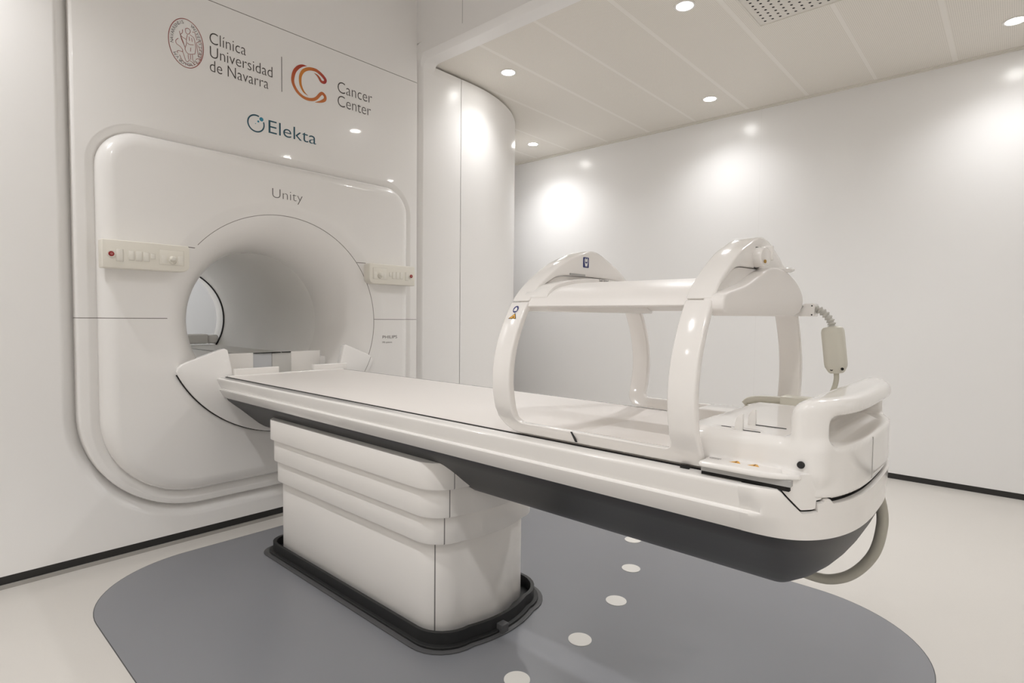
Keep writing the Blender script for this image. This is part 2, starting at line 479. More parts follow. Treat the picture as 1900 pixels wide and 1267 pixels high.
obj('bore_tube', *loft([at(np.full(NA, .362), YC + .375), at(np.full(NA, .361), 3.6), at(np.full(NA, .361), 4.40)]), M['bore'], sc, angle=60)
obj('seal_ring', *annulus((CX, 4.40, CZ), (0, 1, 0), .354, .366, .012, 96), M['black'], sc)
rows = [at(np.full(NA, .361), 4.41)]
for i in range(13):
    t = .5 * PI * i / 12
    rows.append(at(np.full(NA, .361 + .16 * (1 - math.cos(t))), 4.42 + .36 * math.sin(t)))
obj('rear_flare', *loft(rows), M['bore'], sc, angle=60)
# fixed couch bed inside the bore
obj('bore_bed', *box(CX - .302, CX + .302, 2.86, 4.55, .70, .792), M['bore'], sc, bevel=.006)
obj('bed_rail', *box(1.325, 1.345, 2.86, 4.55, .7925, .7945), M['strip'], sc, smooth=False)
obj('rear_bridge', *box(1.02, 1.585, 4.40, 4.47, .80, .872), M['bore'], sc, bevel=.014)
obj('rear_bridge', *box(1.585, 1.655, 4.405, 4.465, .80, .866), M['bore'], sc, bevel=.014)
# apron plate below the bore
ap = []
for i in range(61):
    t = math.radians(206 + (334 - 206) * i / 60); ap.append((CX + .5475 * math.cos(t), .993 + .5475 * math.sin(t)))
edgeR = [(CX + .515, .790), (CX + .30, .862), (CX + .285, .855), (CX + .262, .735)]
apron = [(2 * CX - x, z) for x, z in edgeR[::1]][::-1]
apron = [(CX - .262, .735), (CX - .285, .855), (CX - .300, .862), (CX - .452, .808), (CX - .476, .797), (CX - .491, .783), (CX - .497, .768)] + ap + [(CX + .497, .768), (CX + .491, .783), (CX + .476, .798), (CX + .455, .809), (CX + .325, .862), (CX + .313, .857), (CX + .285, .735)]
obj('apron', *prism(apron, 'y', 2.690, 2.722), M['panel'], sc, bevel=.004, seg=2, angle=50)
apl = [(CX + (x - CX) * 1.006, .993 + (z - .993) * 1.006 if z < .993 else z) for x, z in ap]
obj('apron_gap', *prism([(CX + .5513 * math.cos(a), .993 + .5513 * math.sin(a)) for a in [math.radians(206 + 128 * i / 60) for i in range(61)]] +
                        [(CX + .50 * math.cos(a), .993 + .50 * math.sin(a)) for a in [math.radians(334 - 128 * i / 60) for i in range(61)]], 'y', 2.703, 2.72), M['darkgap'], sc, smooth=False)
# bridge between couch and bore: pale face plates and two stop blocks
obj('bridge_plate', *box(1.095, 1.236, 2.852, 2.875, .70, .826), M['couch'], sc, bevel=.003)
obj('bridge_plate', *box(1.236, 1.332, 2.856, 2.875, .70, .822), M['bluegrey'], sc, bevel=.002)
obj('bridge_plate', *box(1.332, 1.433, 2.852, 2.875, .70, .821), M['warmgrey'], sc, bevel=.002)
obj('bridge_plate', *box(1.433, 1.60, 2.852, 2.875, .70, .826), M['couch'], sc, bevel=.003)
for x0, x1 in ((1.24, 1.30), (1.292, 1.345), (1.325, 1.375), (1.385, 1.43)):
    obj('latch_strip', *box(x0, x1, 2.846 if x0 != 1.24 else 2.849, 2.862, .8215, .8255), M['black'], sc, smooth=False)
obj('bridge_deck', *box(1.08, 1.59, 2.735, 2.86, .69, .722), M['couch'], sc, bevel=.004)

# control panels either side of the bore
def control(sgn):
    X = lambda x: x if sgn > 0 else 2 * CX - x
    pol = [(.572, 1.308), (.572, 1.196)] + [(.884 - .03 + .03 * math.cos(a), 1.196 + .03 + .03 * math.sin(a)) for a in [1.5 * PI + .5 * PI * i / 8 for i in range(9)]] + \
          [(.884 - .012 + .012 * math.cos(a), 1.308 - .012 + .012 * math.sin(a)) for a in [.5 * PI * i / 5 for i in range(6)]]
    cp = obj('control_panel', *prism([(X(x), z) for x, z in pol], 'y', 2.655, 2.712), M['cream'], sc, bevel=.004, seg=3, angle=50)
    fy = 2.655
    def B(name, x0, x1, z0, z1, d, m, bv=.001):
        a, b = sorted((X(x0), X(x1)))
        return obj(name, *box(a, b, fy - d, fy + .002, z0, z1), m, cp, bevel=bv, seg=2)
    # recessed joystick pad: a raised rim around a darker floor, and the stubby stick
    B('joystick_pad', .768, .862, 1.221, 1.285, .0012, M['creamline'], .0004)
    B('joystick_plate', .770, .860, 1.223, 1.283, .0018, M['cream'], .0004)
    B('direction_key', .778, .797, 1.229, 1.259, .003, M['creamkey'])
    B('direction_key', .838, .857, 1.225, 1.262, .003, M['creamkey'])
    obj('joystick', *disc((X(.816), fy + .002, 1.249), (0, -1, 0), .011, .026, 24, .0085), M['creamkey'], cp, bevel=.002)
    obj('joystick_boot', *disc((X(.818), fy + .001, 1.240), (0, -1, 0), .017, .008, 24, .012), M['creamline'], cp)
    for x0, x1, z0, z1 in ((.619, .641, 1.225, 1.271), (.661, .679, 1.232, 1.268), (.686, .706, 1.231, 1.268), (.712, .732, 1.231, 1.266), (.738, .753, 1.243, 1.263)):
        B('key_border', x0 - .001, x1 + .0018, z0 - .0018, z1 + .001, .0006, M['creamline'], .0002)
        B('key', x0, x1, z0, z1, .0022, M['creamkey'], .001)
    obj('button_collar', *annulus((X(.602), fy, 1.251), (0, -1, 0), .010, .0145, .004, 32), M['creamkey'], cp)
    bt = obj('emergency_button', *disc((X(.602), fy + .001, 1.251), (0, -1, 0), .0105, .008, 32, .0095), M['redbtn'], cp, bevel=.001)
    tag(bt, 'dark red emergency push button')
    obj('button_cap', *disc((X(.602), fy - .007, 1.251), (0, -1, 0), .0048, .0012, 24), M['pinkbtn'], bt)
control(1); control(-1)

# printed marks on the scanner
YT = YP - .0007
onp = lambda x, z: (x, YT, z)
onc = lambda x, z: (x, YC - .0006, z)
lettering('Clínica', 1.008, 1.168, 2.2325, .051, onp, M['ink'], 'hospital_lettering', sc, .010)
lettering('Universidad', 1.009, 1.294, 2.171, .051, onp, M['ink'], 'hospital_lettering', sc, .010)
lettering('de Navarra', 1.008, 1.274, 2.110, .051, onp, M['ink'], 'hospital_lettering', sc, .010)
lettering('Cancer', 1.648, 1.863, 2.208, .059, onp, M['ink'], 'center_lettering', sc, .012)
lettering('Center', 1.648, 1.855, 2.136, .059, onp, M['ink'], 'center_lettering', sc, .012)
lettering('Elekta', 1.273, 1.523, 1.902, .062, onp, M['teal'], 'maker_lettering', sc, .006)
lettering('Unity', 1.270, 1.425, 1.585, .046, onc, M['inkthin'], 'model_lettering', sc, .018)
lettering('PHILIPS', 1.906, 2.008, .8885, .0165, onc, M['ink'], 'partner_lettering', sc)
lettering('MR systems', 1.905, 1.972, .862, .0095, onc, M['inkthin'], 'partner_lettering', sc)
obj('divider_line', *box(1.3395, 1.3425, YT, YP, 2.118, 2.287), M['inkthin'], sc, smooth=False)
W1 = [.001, .011, .0165, .0175, .017, .0155, .015, .0145, .0145, .015, .0155, .0155, .0155, .0155, .0155, .0155, .0155, .0155, .011, .001]
o1 = [(1.474, 2.286), (1.451, 2.281), (1.428, 2.266), (1.408, 2.24), (1.399, 2.21), (1.398, 2.185), (1.407, 2.162), (1.425, 2.14), (1.45, 2.126), (1.477, 2.122), (1.506, 2.128), (1.525, 2.14), (1.539, 2.157), (1.551, 2.171), (1.561, 2.174), (1.573, 2.165), (1.575, 2.152), (1.568, 2.141), (1.548, 2.129), (1.517, 2.117)]
obj('emblem', *ribbon(o1, W1, onp), M['swoosh'], sc, smooth=False, fix=False)
o2 = [(1.478, 2.139), (1.455, 2.153), (1.441, 2.177), (1.437, 2.201), (1.439, 2.227), (1.451, 2.252), (1.469, 2.268), (1.492, 2.278), (1.521, 2.281), (1.544, 2.274), (1.564, 2.262), (1.576, 2.249), (1.573, 2.237), (1.563, 2.232), (1.551, 2.235), (1.542, 2.247), (1.53, 2.258), (1.513, 2.264)]
W2 = [.001, .009, .012, .0135, .0145, .016, .016, .016, .016, .016, .016, .0155, .015, .0145, .013, .012, .008, .001]
obj('emblem', *ribbon(o2, W2, lambda x, z: (x, YT - .0003, z)), M['swoosh2'], sc, smooth=False, fix=False)
# maker's ring with three dots
rp = [(1.2125 + .0385 * math.cos(a), 1.931 + .0385 * math.sin(a)) for a in [math.radians(68 + (382 - 68) * i / 40) for i in range(41)]]
ml = obj('maker_ring', *ribbon(rp, [.0065] * 41, onp, 2), M['teal'], sc, smooth=False, fix=False)
for x, z, r in ((1.2385, 1.957, .0095), (1.2235, 1.943, .0048), (1.2105, 1.930, .002)):
    obj('maker_dot', *disc((x, YT, z), (0, 1, 0), r, .0005, 24), M['dot'], sc, smooth=False)
# oval crest: two rim lines, ring of capitals, winged figure with shield in line work
ov = lambda a, b, w: ribbon([(.9125 + a * math.cos(t), 2.197 + b * math.sin(t)) for t in [2 * PI * i / 48 for i in range(49)]], [w] * 49, onp, 2)
parts = [ov(.0695, .103, .0032)]
S = [[(0.898, 2.251), (0.897, 2.237), (0.89, 2.226), (0.894, 2.208), (0.901, 2.192), (0.906, 2.183)],
     [(0.91, 2.259), (0.919, 2.264), (0.927, 2.261), (0.929, 2.253), (0.924, 2.242), (0.915, 2.239), (0.91, 2.246), (0.91, 2.259)],
     [(0.937, 2.254), (0.946, 2.256), (0.951, 2.243), (0.956, 2.226)],
     [(0.917, 2.236), (0.913, 2.214), (0.913, 2.196), (0.907, 2.172), (0.916, 2.157), (0.929, 2.156), (0.947, 2.164)],
     [(0.927, 2.24), (0.942, 2.232), (0.947, 2.216), (0.95, 2.191), (0.947, 2.164)],
     [(0.916, 2.201), (0.926, 2.197), (0.942, 2.201)], [(0.913, 2.214), (0.901, 2.217), (0.891, 2.223)],
     [(0.885, 2.24), (0.891, 2.221), (0.901, 2.196), (0.906, 2.179)],
     [(0.954, 2.215), (0.97, 2.224), (0.975, 2.211), (0.975, 2.178), (0.969, 2.142)],
     [(0.954, 2.215), (0.956, 2.193), (0.96, 2.165), (0.969, 2.142)], [(0.959, 2.205), (0.971, 2.184)],
     [(0.881, 2.208), (0.871, 2.195), (0.874, 2.182), (0.887, 2.176), (0.897, 2.165), (0.895, 2.156), (0.882, 2.156), (0.875, 2.149), (0.88, 2.145)],
     [(0.897, 2.158), (0.902, 2.145), (0.908, 2.126), (0.915, 2.119), (0.922, 2.127)],
     [(0.919, 2.153), (0.92, 2.137), (0.925, 2.128), (0.936, 2.124), (0.944, 2.116), (0.949, 2.121)],
     [(0.936, 2.157), (0.938, 2.135), (0.946, 2.124)], [(0.928, 2.154), (0.929, 2.133)],
     [(0.885, 2.139), (0.895, 2.121), (0.912, 2.108), (0.929, 2.109), (0.939, 2.108)],
     [(0.95, 2.14), (0.957, 2.147), (0.965, 2.145), (0.963, 2.133), (0.955, 2.123), (0.95, 2.132)],
     [(0.924, 2.230), (0.926, 2.213)], [(0.934, 2.228), (0.936, 2.212)], [(0.930, 2.185), (0.929, 2.168)], [(0.962, 2.170), (0.970, 2.165)]]
parts += [ribbon(s, [.0021] * len(s), onp, 4) for s in S]
cr = obj('crest', *join(*parts), M['red'], sc, smooth=False, fix=False)
tag(cr, 'oval dark red crest with a winged figure')
GL = {c: text_mesh(c) for c in set('VNIVERSITASSTVDIORVMNAVARRENSIS')}
ringparts = []
def ringtext(word, a0, a1, flip):
    for i, c in enumerate(word):
        t = math.radians(a0 + (a1 - a0) * i / (len(word) - 1))
        V, F = GL[c]; w = max(v[0] for v in V) + min(v[0] for v in V)
        k = .0125 / CAP
        px, pz = .9125 + .0575 * math.cos(t), 2.197 + .089 * math.sin(t)
        nx, nz = math.cos(t) / .0575, math.sin(t) / .089; q = math.hypot(nx, nz); nx /= q; nz /= q
        if flip: nx, nz = -nx, -nz
        ux, uz = nz, -nx
        ringparts.append(([(px + ux * (v[0] - w / 2) * k + nx * (v[1] - CAP / 2) * k, YT, pz + uz * (v[0] - w / 2) * k + nz * (v[1] - CAP / 2) * k) for v in V], F))
for wd, a0_, a1_ in (('NAVARRENSIS', 186, 104), ('VNIVERSITAS', 66, -26), ('STVDIORVM', -48, -140)):
    ringparts.clear(); ringtext(wd, a0_, a1_, False)
    obj('crest_lettering', *join(*ringparts), M['inkthin'], sc, smooth=False, fix=False)

# ------------------------------------------------------------------ treatment couch
tb = thing('treatment_couch', 'long white treatment couch on a stepped pedestal with dark grey hull', 'couch', (CX, 1.6, 0))
def pedplan(w, y0, y1=2.345, r=.10, bow=.025, k=8):
    out = []
    for i in range(k + 1):
        a = PI + .5 * PI * i / k; out.append((CX - w + r + r * math.cos(a), y0 + bow + r + r * math.sin(a)))
    for i in range(1, 12):
        s = -1 + 2 * i / 12; out.append((CX + (w - r) * s, y0 + bow * s * s))
    for i in range(k + 1):
        a = 1.5 * PI + .5 * PI * i / k; out.append((CX + w - r + r * math.cos(a), y0 + bow + r + r * math.sin(a)))
    q = min(.07, r)
    out += [(CX + w - q + q * math.cos(.5 * PI * i / 6), y1 - q + q * math.sin(.5 * PI * i / 6)) for i in range(7)]
    out += [(CX - w + q + q * math.cos(.5 * PI + .5 * PI * i / 6), y1 - q + q * math.sin(.5 * PI + .5 * PI * i / 6)) for i in range(7)]
    return out
for w, y0, z0, z1, lab in ((.2235, 1.262, .004, .34, 'tall bottom section of the pedestal'), (.2455, 1.240, .318, .412, None), (.2605, 1.225, .408, .503, None), (.276, 1.210, .500, .584, None)):
    p = obj('pedestal_section', *prism(pedplan(w, y0), 'z', z0, z1), M['pedestal'], tb, bevel=.004, seg=2, angle=40)
    if lab: p['label'] = lab
def ringmesh(a, b, z0, z1):
    return loft([[(x, y, z0) for x, y in b], [(x, y, z0) for x, y in a], [(x, y, z1) for x, y in a], [(x, y, z1) for x, y in b], [(x, y, z0) for x, y in b]])
sk = obj('base_skirt', *ringmesh(pedplan(.254, 1.212, 2.375, .12), pedplan(.243, 1.225, 2.364, .11), .003, .052), M['black'], tb, angle=40)
sk['label'] = 'black upright skirt around the pedestal foot'
obj('floor_seal', *prism(pedplan(.283, 1.185, 2.40, .14), 'z', .0018, .007), M['seal'], tb, bevel=.002, seg=2)
obj('skirt_foot', *prism(pedplan(.266, 1.20, 2.387, .125), 'z', .006, .016), M['black'], tb, bevel=.003, seg=2)
obj('skirt_joint', *box(1.295, 1.325, 1.188, 1.216, .003, .034), M['seal'], tb, bevel=.003)

# plan outline of the rounded foot end; s runs along the end from near side to far side
YK, YE0, BE, NE = .36, .195, .165, 2.8
def endcurve(a, ye=YE0, k=48):
    b = YK - ye; out = []
    for i in range(k + 1):
        t = PI * i / k
        c, s = math.cos(t), math.sin(t)
        out.append((CX - a * math.copysign(abs(c) ** (2 / NE), c), YK - b * s ** (2 / NE)))
    return out
def plan(a, ye=YE0, y1=2.69): return [(CX - a, y1)] + endcurve(a, ye) + [(CX + a, y1)]
# hull (dark underside)
sl = [(.638, .297, .198), (.622, .287, .204), (.600, .262, .213), (.575, .232, .226), (.550, .204, .242), (.525, .176, .262), (.500, .148, .288), (.480, .119, .318), (.467, .086, .350), (.459, .045, .385), (.457, .01, .40)]
rows = [[(x, y, z) for x, y in plan(a, ye if YK - ye > 0 else YK - .001, 2.685)] for z, a, ye in sl]
def hullplan(a, ye):
    yk = max(YK, ye + .03 + .1 * a); b = yk - ye; out = [(CX - a, 2.685)]
    for i in range(49):
        t = PI * i / 48; c, s = math.cos(t), math.sin(t)
        out.append((CX - a * math.copysign(abs(c) ** (2 / 2.6), c), yk - b * s ** (2 / 2.6)))
    return out + [(CX + a, 2.685)]
rows = [[(x, y, z) for x, y in hullplan(a, ye)] for z, a, ye in sl]
hl = obj('hull', *loft(rows, True, True, True), M['hull'], tb, angle=40)
hl['label'] = 'dark grey boat-shaped underside'
# side rails: prism of the rail section
def rail(s):
    sec = [(.303, .637), (.3215, .670), (.3235, .6765), (.3225, .6795), (.3165, .6815), (.3335, .7205), (.3335, .7255), (.330, .7285), (.2995, .7312), (.2978, .7295), (.2978, .640)]
    sec = [(CX + s * x, z) for x, z in sec]
    return prism(sec, 'y', .3575, 2.69)
obj('side_rail', *rail(-1), M['couch'], tb, bevel=.0008, seg=2, angle=24)
obj('side_rail', *rail(1), M['couch'], tb, bevel=.0008, seg=2, angle=24)
# foot end cover: same section carried round the end, its top edge stepped down to a notch
def ztop(y):
    xs = [.195, .228, .2315, .2375, .2385, .2445, .2450, .2500, .2640, .2900, .2960, .36]
    zs = [.702, .702, .7115, .7115, .7060, .7050, .6900, .6885, .6880, .7250, .729, .729]
    return float(np.interp(y, xs, zs))
def endskin(zs_fn, k=320):
    """columns along the end; zs_fn(y) -> list of (a, ye, z)"""
    rows = []
    ref = endcurve(.3225, .197, k)
    for i in range(k + 1):
        col = []
        spec = zs_fn(ref[i][1])
        if spec is None: continue
        for a, ye, z in spec:
            t = PI * i / k; c, s = math.cos(t), math.sin(t)
            col.append((CX - a * math.copysign(abs(c) ** (2 / NE), c), YK - (YK - ye) * s ** (2 / NE), z))
        rows.append(col)
    return loft(rows, closed=False)
def sec_at(z): return float(np.interp(z, [.637, .670, .6765, .6795, .6815, .7205, .7255, .729], [.303, .3215, .3235, .3225, .3165, .3335, .3335, .3295]))
def ye_at(z): return float(np.interp(z, [.637, .68, .73], [.197, .1945, .193]))
def cover_col(y):
    zt = ztop(y); w2 = float(np.clip((y - .235) / .115, 0, 1)); w1 = float(np.clip((y - .318) / .022, 0, 1))
    w2 = w2 * w2 * (3 - 2 * w2)
    zz = [.637, .650, .660, .670, .6765, .6795, .6815] + [.6815 + (zt - .6815) * q for q in (.25, .5, .75, .93, 1)]
    col = []
    for z in zz:
        flat_ = float(np.interp(z, [.637, .729], [.305, .3325])); full = float(np.interp(z, [.637, .6765, .7205, .729], [.303, .322, .3335, .3295]))
        col.append((flat_ + (full - flat_) * w2 + (sec_at(z) - full) * w1, ye_at(z), z))
    a, ye, z = col[-1]
    return col + [(a - .010, ye + .010, z + .0005), (a - .016, ye + .014, z - .012), (.292, .215, .66), (.285, .222, .64)]
obj('end_cover', *endskin(cover_col), M['couch'], tb, angle=35)
# console skirt: the part of the foot-end console that hangs down inside the cover and fills the notch
def skirt_col(y):
    if y > .2885: return None
    zb = ztop(y) + (.0085 if y < .2335 else .0045)
    a = lambda z: float(np.interp(z, [.637, .729, .755], [.2995, .3265, .328]))
    return [(a(zb) - .012, .2165, zb), (a(zb), .2005, zb)] + [(a(zb + (.7565 - zb) * q), .2005, zb + (.7565 - zb) * q) for q in (.1, .3, .5, .75, 1)] + \
           [(a(.757) - .002, .2025, .7580), (a(.757) - .045, .235, .7585)]
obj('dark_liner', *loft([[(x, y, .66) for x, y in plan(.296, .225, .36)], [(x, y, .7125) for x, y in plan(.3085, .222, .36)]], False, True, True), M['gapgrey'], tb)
con = obj('foot_console', *endskin(skirt_col), M['couch'], tb, angle=35)
con['label'] = 'raised white console at the foot end with push handle'
# console body by signed distance
def sm(a, b, k):
    h = np.clip(.5 + .5 * (b - a) / k, 0, 1); return b * (1 - h) + a * h - k * h * (1 - h)      # smooth union
def smx(a, b, k): return -sm(-a, -b, k)
def rbox(X, Y, Z, c, hs, r):
    qx, qy, qz = np.abs(X - c[0]) - hs[0] + r, np.abs(Y - c[1]) - hs[1] + r, np.abs(Z - c[2]) - hs[2] + r
    return np.sqrt(np.maximum(qx, 0) ** 2 + np.maximum(qy, 0) ** 2 + np.maximum(qz, 0) ** 2) + np.minimum(np.maximum(qx, np.maximum(qy, qz)), 0) - r
def endplan(X, Y, a, ye, n=3.2, yk=.33):
    dx = np.abs(X - CX) / a; dy = np.maximum(yk - Y, 0) / (yk - ye)
    g = (dx ** n + dy ** n + 1e-9) ** (1 / n)
    grad = np.sqrt((dx / a) ** 2 + (dy / (yk - ye)) ** 2) / np.maximum(np.sqrt(dx ** 2 + dy ** 2), 1e-3)
    return (g - 1) / np.maximum(grad, 1 / .4)
def console(X, Y, Z):
    # lower body
    body = rbox(X, Y, Z, (CX - .057, .366, .773), (.222, .132, .0375), .02)
    # flange slab with the plan of the end
    fl = smx(smx(endplan(X, Y, .333, .2015, 2.9, .36), np.maximum(Y - .4315, .264 - Y), .003), np.abs(Z - .752) - .0053, .003)
    # push-handle block round the end
    blk = endplan(X, Y, .292, .199, 3.6, .335)
    blk = smx(blk, Z - .884, .022)
    front = Y - .292 + np.maximum(Z - .855, 0) ** 2 * 14
    blk = smx(blk, front, .03)
    blk = smx(blk, .7125 - Z, .006)
    # slot under the handle bar
    inn = endplan(X, Y, .235, .18, 4.0, .335)
    slot = smx(np.abs(Z - .827) - .027, Y - .281, .012)
    slot = smx(slot, np.abs(X - CX) - .252, .02)
    blk = smx(blk, -slot, .010)
    d = sm(blk, body, .016)
    return sm(d, fl, .006)
V, F = surfnet(console, (CX - .351, .185, .700), (CX + .351, .506, .896), .003)
obj('console_body', V, F, M['couch'], con, angle=60, fix=False)
obj('joint_line', *box(1.2690, 1.2712, .1982, .2035, .716, .796), M['strip'], con, smooth=False)
# fittings
obj('side_strip', *box(1.016, 1.04, .275, .4315, .7365, .7475), M['strip'], con, smooth=False)  # grey darkened to carry the shade of the flange overhang
obj('side_strip', *box(2 * CX - 1.04, 2 * CX - 1.016, .275, .4315, .7365, .7475), M['strip'], con, smooth=False)
obj('side_gap', *box(1.0185, 2 * CX - 1.0185, .278, .4315, .728, .7364), M['darkgap'], con, smooth=False)
pl = obj('round_plug', *disc((1.0455, .2675, .7715), (-1, -.12, 0), .0062, .0030, 28), M['black'], con)
pl['label'] = 'small round black plug on the side'
for x, y in ((1.0795, .386), (1.150, .386)):
    q = [(y - .0075, .806), (y + .0075, .806), (y + .0073, .822), (y + .004, .834), (y - .002, .8405), (y - .0075, .842)]
    obj('guide_fin', *prism(q, 'x', x - .004, x + .004), M['couch'], con, bevel=.001, seg=2)
obj('guide_slot', *box(1.0790, 1.0805, .347, .379, .8105, .8118), M['darkgap'], con, smooth=False)
obj('guide_slot', *box(1.1495, 1.1510, .322, .379, .8105, .8118), M['darkgap'], con, smooth=False)
obj('guide_slot', *box(1.0900, 1.0913, .405, .424, .8105, .8118), M['darkgap'], con, smooth=False)
ovl = [(1.092 + .015 * math.cos(2 * PI * i / 40), .393 + .052 * math.sin(2 * PI * i / 40)) for i in range(40)]
ov2 = [(1.092 + .0125 * math.cos(2 * PI * i / 40), .393 + .049 * math.sin(2 * PI * i / 40)) for i in range(40)]
obj('oval_plate', *loft([[(x, y, .8098) for x, y in ovl], [(x, y, .8109) for x, y in ov2]], True, False, True), M['couch'], con)
def flat(name, pts, z, m, parent, h=.0006):
    return obj(name, *prism(pts, 'z', z, z + h), m, parent, smooth=False)
sp = flat('data_plate', [(1.030, .429), (1.052, .429), (1.052, .397), (1.030, .396)], .7566, M['paper'], con)
flat('data_print', [(1.041, .426), (1.0422, .426), (1.0422, .404), (1.041, .404)], .7573, M['ink'], sp, .0002)
flat('data_print', [(1.0365, .424), (1.0372, .424), (1.0372, .406), (1.0365, .406)], .7573, M['inkthin'], sp, .0002)
flat('data_print', [(1.046, .424), (1.0467, .424), (1.0467, .405), (1.046, .405)], .7573, M['inkthin'], sp, .0002)
for y in (.376, .343):
    w = flat('warning_sticker', [(1.033, y + .0125), (1.056, y), (1.033, y - .0125)], .7566, M['black'], con)
    flat('sticker_face', [(1.0345, y + .0103), (1.0533, y), (1.0345, y - .0103)], .7573, M['yellow'], w, .0002)
    flat('sticker_sign', [(1.037, y + .0012), (1.047, y + .0006), (1.047, y - .0006), (1.037, y - .0012)], .7576, M['black'], w, .0001)
# patient table top with a black joint either side
obj('table_top', *box(CX - .2922, CX + .2922, .4325, 2.688, .700, .7335), M['top'], tb, bevel=.003, seg=2)
for s_ in (-1, 1):
    obj('joint_strip', *box(*sorted((CX + s_ * .2895, CX + s_ * .2994)), .362, 2.686, .69, .7325), M['darkgap'], tb, smooth=False)
obj('inner_deck', *box(CX - .289, CX + .289, .38, 2.686, .66, .699), M['darkgap'], tb, smooth=False)
obj('index_pad', *box(CX - .17, CX + .25, .46, .80, .7334, .7352), M['top'], tb, bevel=.001)
# white stop blocks at the head end
obj('stop_block', *box(1.072, 1.277, 2.66, 2.69, .7325, .768), M['couch'], tb, bevel=.004)
obj('stop_block', *box(1.46, 1.648, 2.66, 2.69, .7325, .766), M['couch'], tb, bevel=.004)
obj('head_lip', *box(1.045, 1.625, 2.655, 2.689, .726, .7385), M['couch'], tb, bevel=.003)
# raised tray behind the console on the far side
obj('side_tray', *box(1.50, 1.625, .30, .66, .733, .772), M['couch'], tb, bevel=.006)

# ------------------------------------------------------------------ hose under the foot end
hp = spline([(1.46, .222, .66), (1.46, .208, .607), (1.46, .206, .565), (1.46, .218, .505), (1.46, .248, .455), (1.46, .285, .424), (1.46, .330, .412), (1.455, .40, .425), (1.44, .46, .475)], 8)
tag(obj('hose', *tube(hp, .0115, 16), M['hose']), 'thick grey hose looping below the rounded foot end of the couch', 'hose')

# ------------------------------------------------------------------ coil bridge
cb = thing('body_coil_bridge', 'white two-arch bridge carrying a curved imaging coil, standing over the couch top', 'imaging coil', (CX, .69, .735))
OUT = [(-.300, .7365), (-.318, .765), (-.337, .800), (-.348, .87), (-.335, .95), (-.297, 1.03), (-.2515, 1.088), (-.171, 1.145), (-.101, 1.178), (0, 1.2065)]
osp = spline(OUT + [(-x, z) for x, z in OUT[:-1][::-1]], 10)
osp = osp[:len(osp) // 2 + 1]
oz_, ox_ = np.array([p[1] for p in osp]), np.array([-p[0] for p in osp])
def hw(z): return float(np.interp(z, oz_, ox_))
ZS = 1.057
# upper caps
capo = [p for p in osp if p[1] > ZS + .002]; capo = [(-hw(ZS + .002), ZS + .002)] + capo
capo = capo + [(-x, z) for x, z in capo[:-1][::-1]]
inn_ = spline([(-.263, ZS + .002), (-.257, 1.068), (-.234, 1.090), (-.181, 1.119), (-.143, 1.1295), (-.08, 1.1325), (0, 1.1335), (.08, 1.1325), (.143, 1.1295)], 6)
inn_ = inn_[:37]
inn_ = inn_ + [(-x, z) for x, z in inn_[:-1][::-1]]
def resample(P, n):
    P = np.array(P); L = np.concatenate([[0], np.cumsum(np.hypot(*np.diff(P, axis=0).T))]); t = np.linspace(0, L[-1], n)
    return list(zip(np.interp(t, L, P[:, 0]).tolist(), np.interp(t, L, P[:, 1]).tolist()))
co_, ci_ = resample(capo, 64), resample(inn_, 64)
caps = []
for y0, y1 in ((.434, .490), (.894, .950)):
    rows = [[(CX + a[0], y0, a[1]), (CX + b[0], y0, b[1]), (CX + b[0], y1, b[1]), (CX + a[0], y1, a[1])] for a, b in zip(co_, ci_)]
    caps.append(obj('arch', *loft(rows, True, True, True), M['coil'], cb, bevel=.0055, seg=3, angle=35))
# side frames: two legs and a bottom rail, bent to the arch section
def sideframe(s):
    pr = []                                               # (outer, inner) pairs in (y, z)
    R, r = .02, .018
    ya, yb, ia, ib, zb, zi = .434, .950, .490, .894, .7365, .766
    zt = [ZS - (ZS - .80) * i / 16 for i in range(17)]
    for z in zt: pr.append(((ya, z), (ia, z)))
    for i in range(1, 9):
        t = PI + .5 * PI * i / 8
        pr.append(((ya + .008 + .008 * math.cos(t), zb + .008 + .008 * math.sin(t)), (ia + r + r * math.cos(t), zi + r + r * math.sin(t))))
    for i in range(1, 12):
        f = i / 12; pr.append(((ya + .008 + (yb - ya - .058) * f, zb), (ia + r + (ib - ia - 2 * r) * f, zi)))
    for i in range(0, 8):
        t = 1.5 * PI + .5 * PI * i / 8
        pr.append(((yb - .05 + .05 * math.cos(t), zb + .05 + .05 * math.sin(t)), (ib - r + r * math.cos(t), zi + r + r * math.sin(t))))
    for z in zt[::-1]: pr.append(((yb, z), (ib, z)))
    rings = []
    T = .021
    for (a, b) in pr:
        col = []
        m = ((a[0] + b[0]) / 2, (a[1] + b[1]) / 2)
        for p, dep in ((a, 0), (m, 0), (b, 0), (b, T), (m, T), (a, T)):
            col.append((CX + s * (hw(p[1]) - dep), p[0], p[1]))
        rings.append(col)
    return loft(rings, True, True, True)
frames = {}
for s in (-1, 1):
    fr = obj('side_frame', *sideframe(s), M['coil'], cb, bevel=.0045, seg=3, angle=40)
    frames[s] = fr
    xo = lambda z, d: CX + s * (hw(z) + d)
    # dark alignment slit across the bottom rail
    q = [(xo(.7655, .0006), .729, .7655), (xo(.7655, .0006), .7335, .7655), (xo(.750, .0008), .7265, .742), (xo(.750, .0008), .722, .742)]
    b2 = [(x - s * .003, y, z) for x, y, z in q]
    obj('alignment_mark', *loft([q, b2], True, True, True), M['black'], fr, smooth=False)
    obj('foot_latch', *box(*sorted((CX + s * .3035, CX + s * .3085)), .460, .478, .7305, .7365), M['darkgap'], fr, smooth=False)
inm = [(x * .985, z - .0016) for x, z in inn_]
mnt = [(CX + x, z) for x, z in inm]
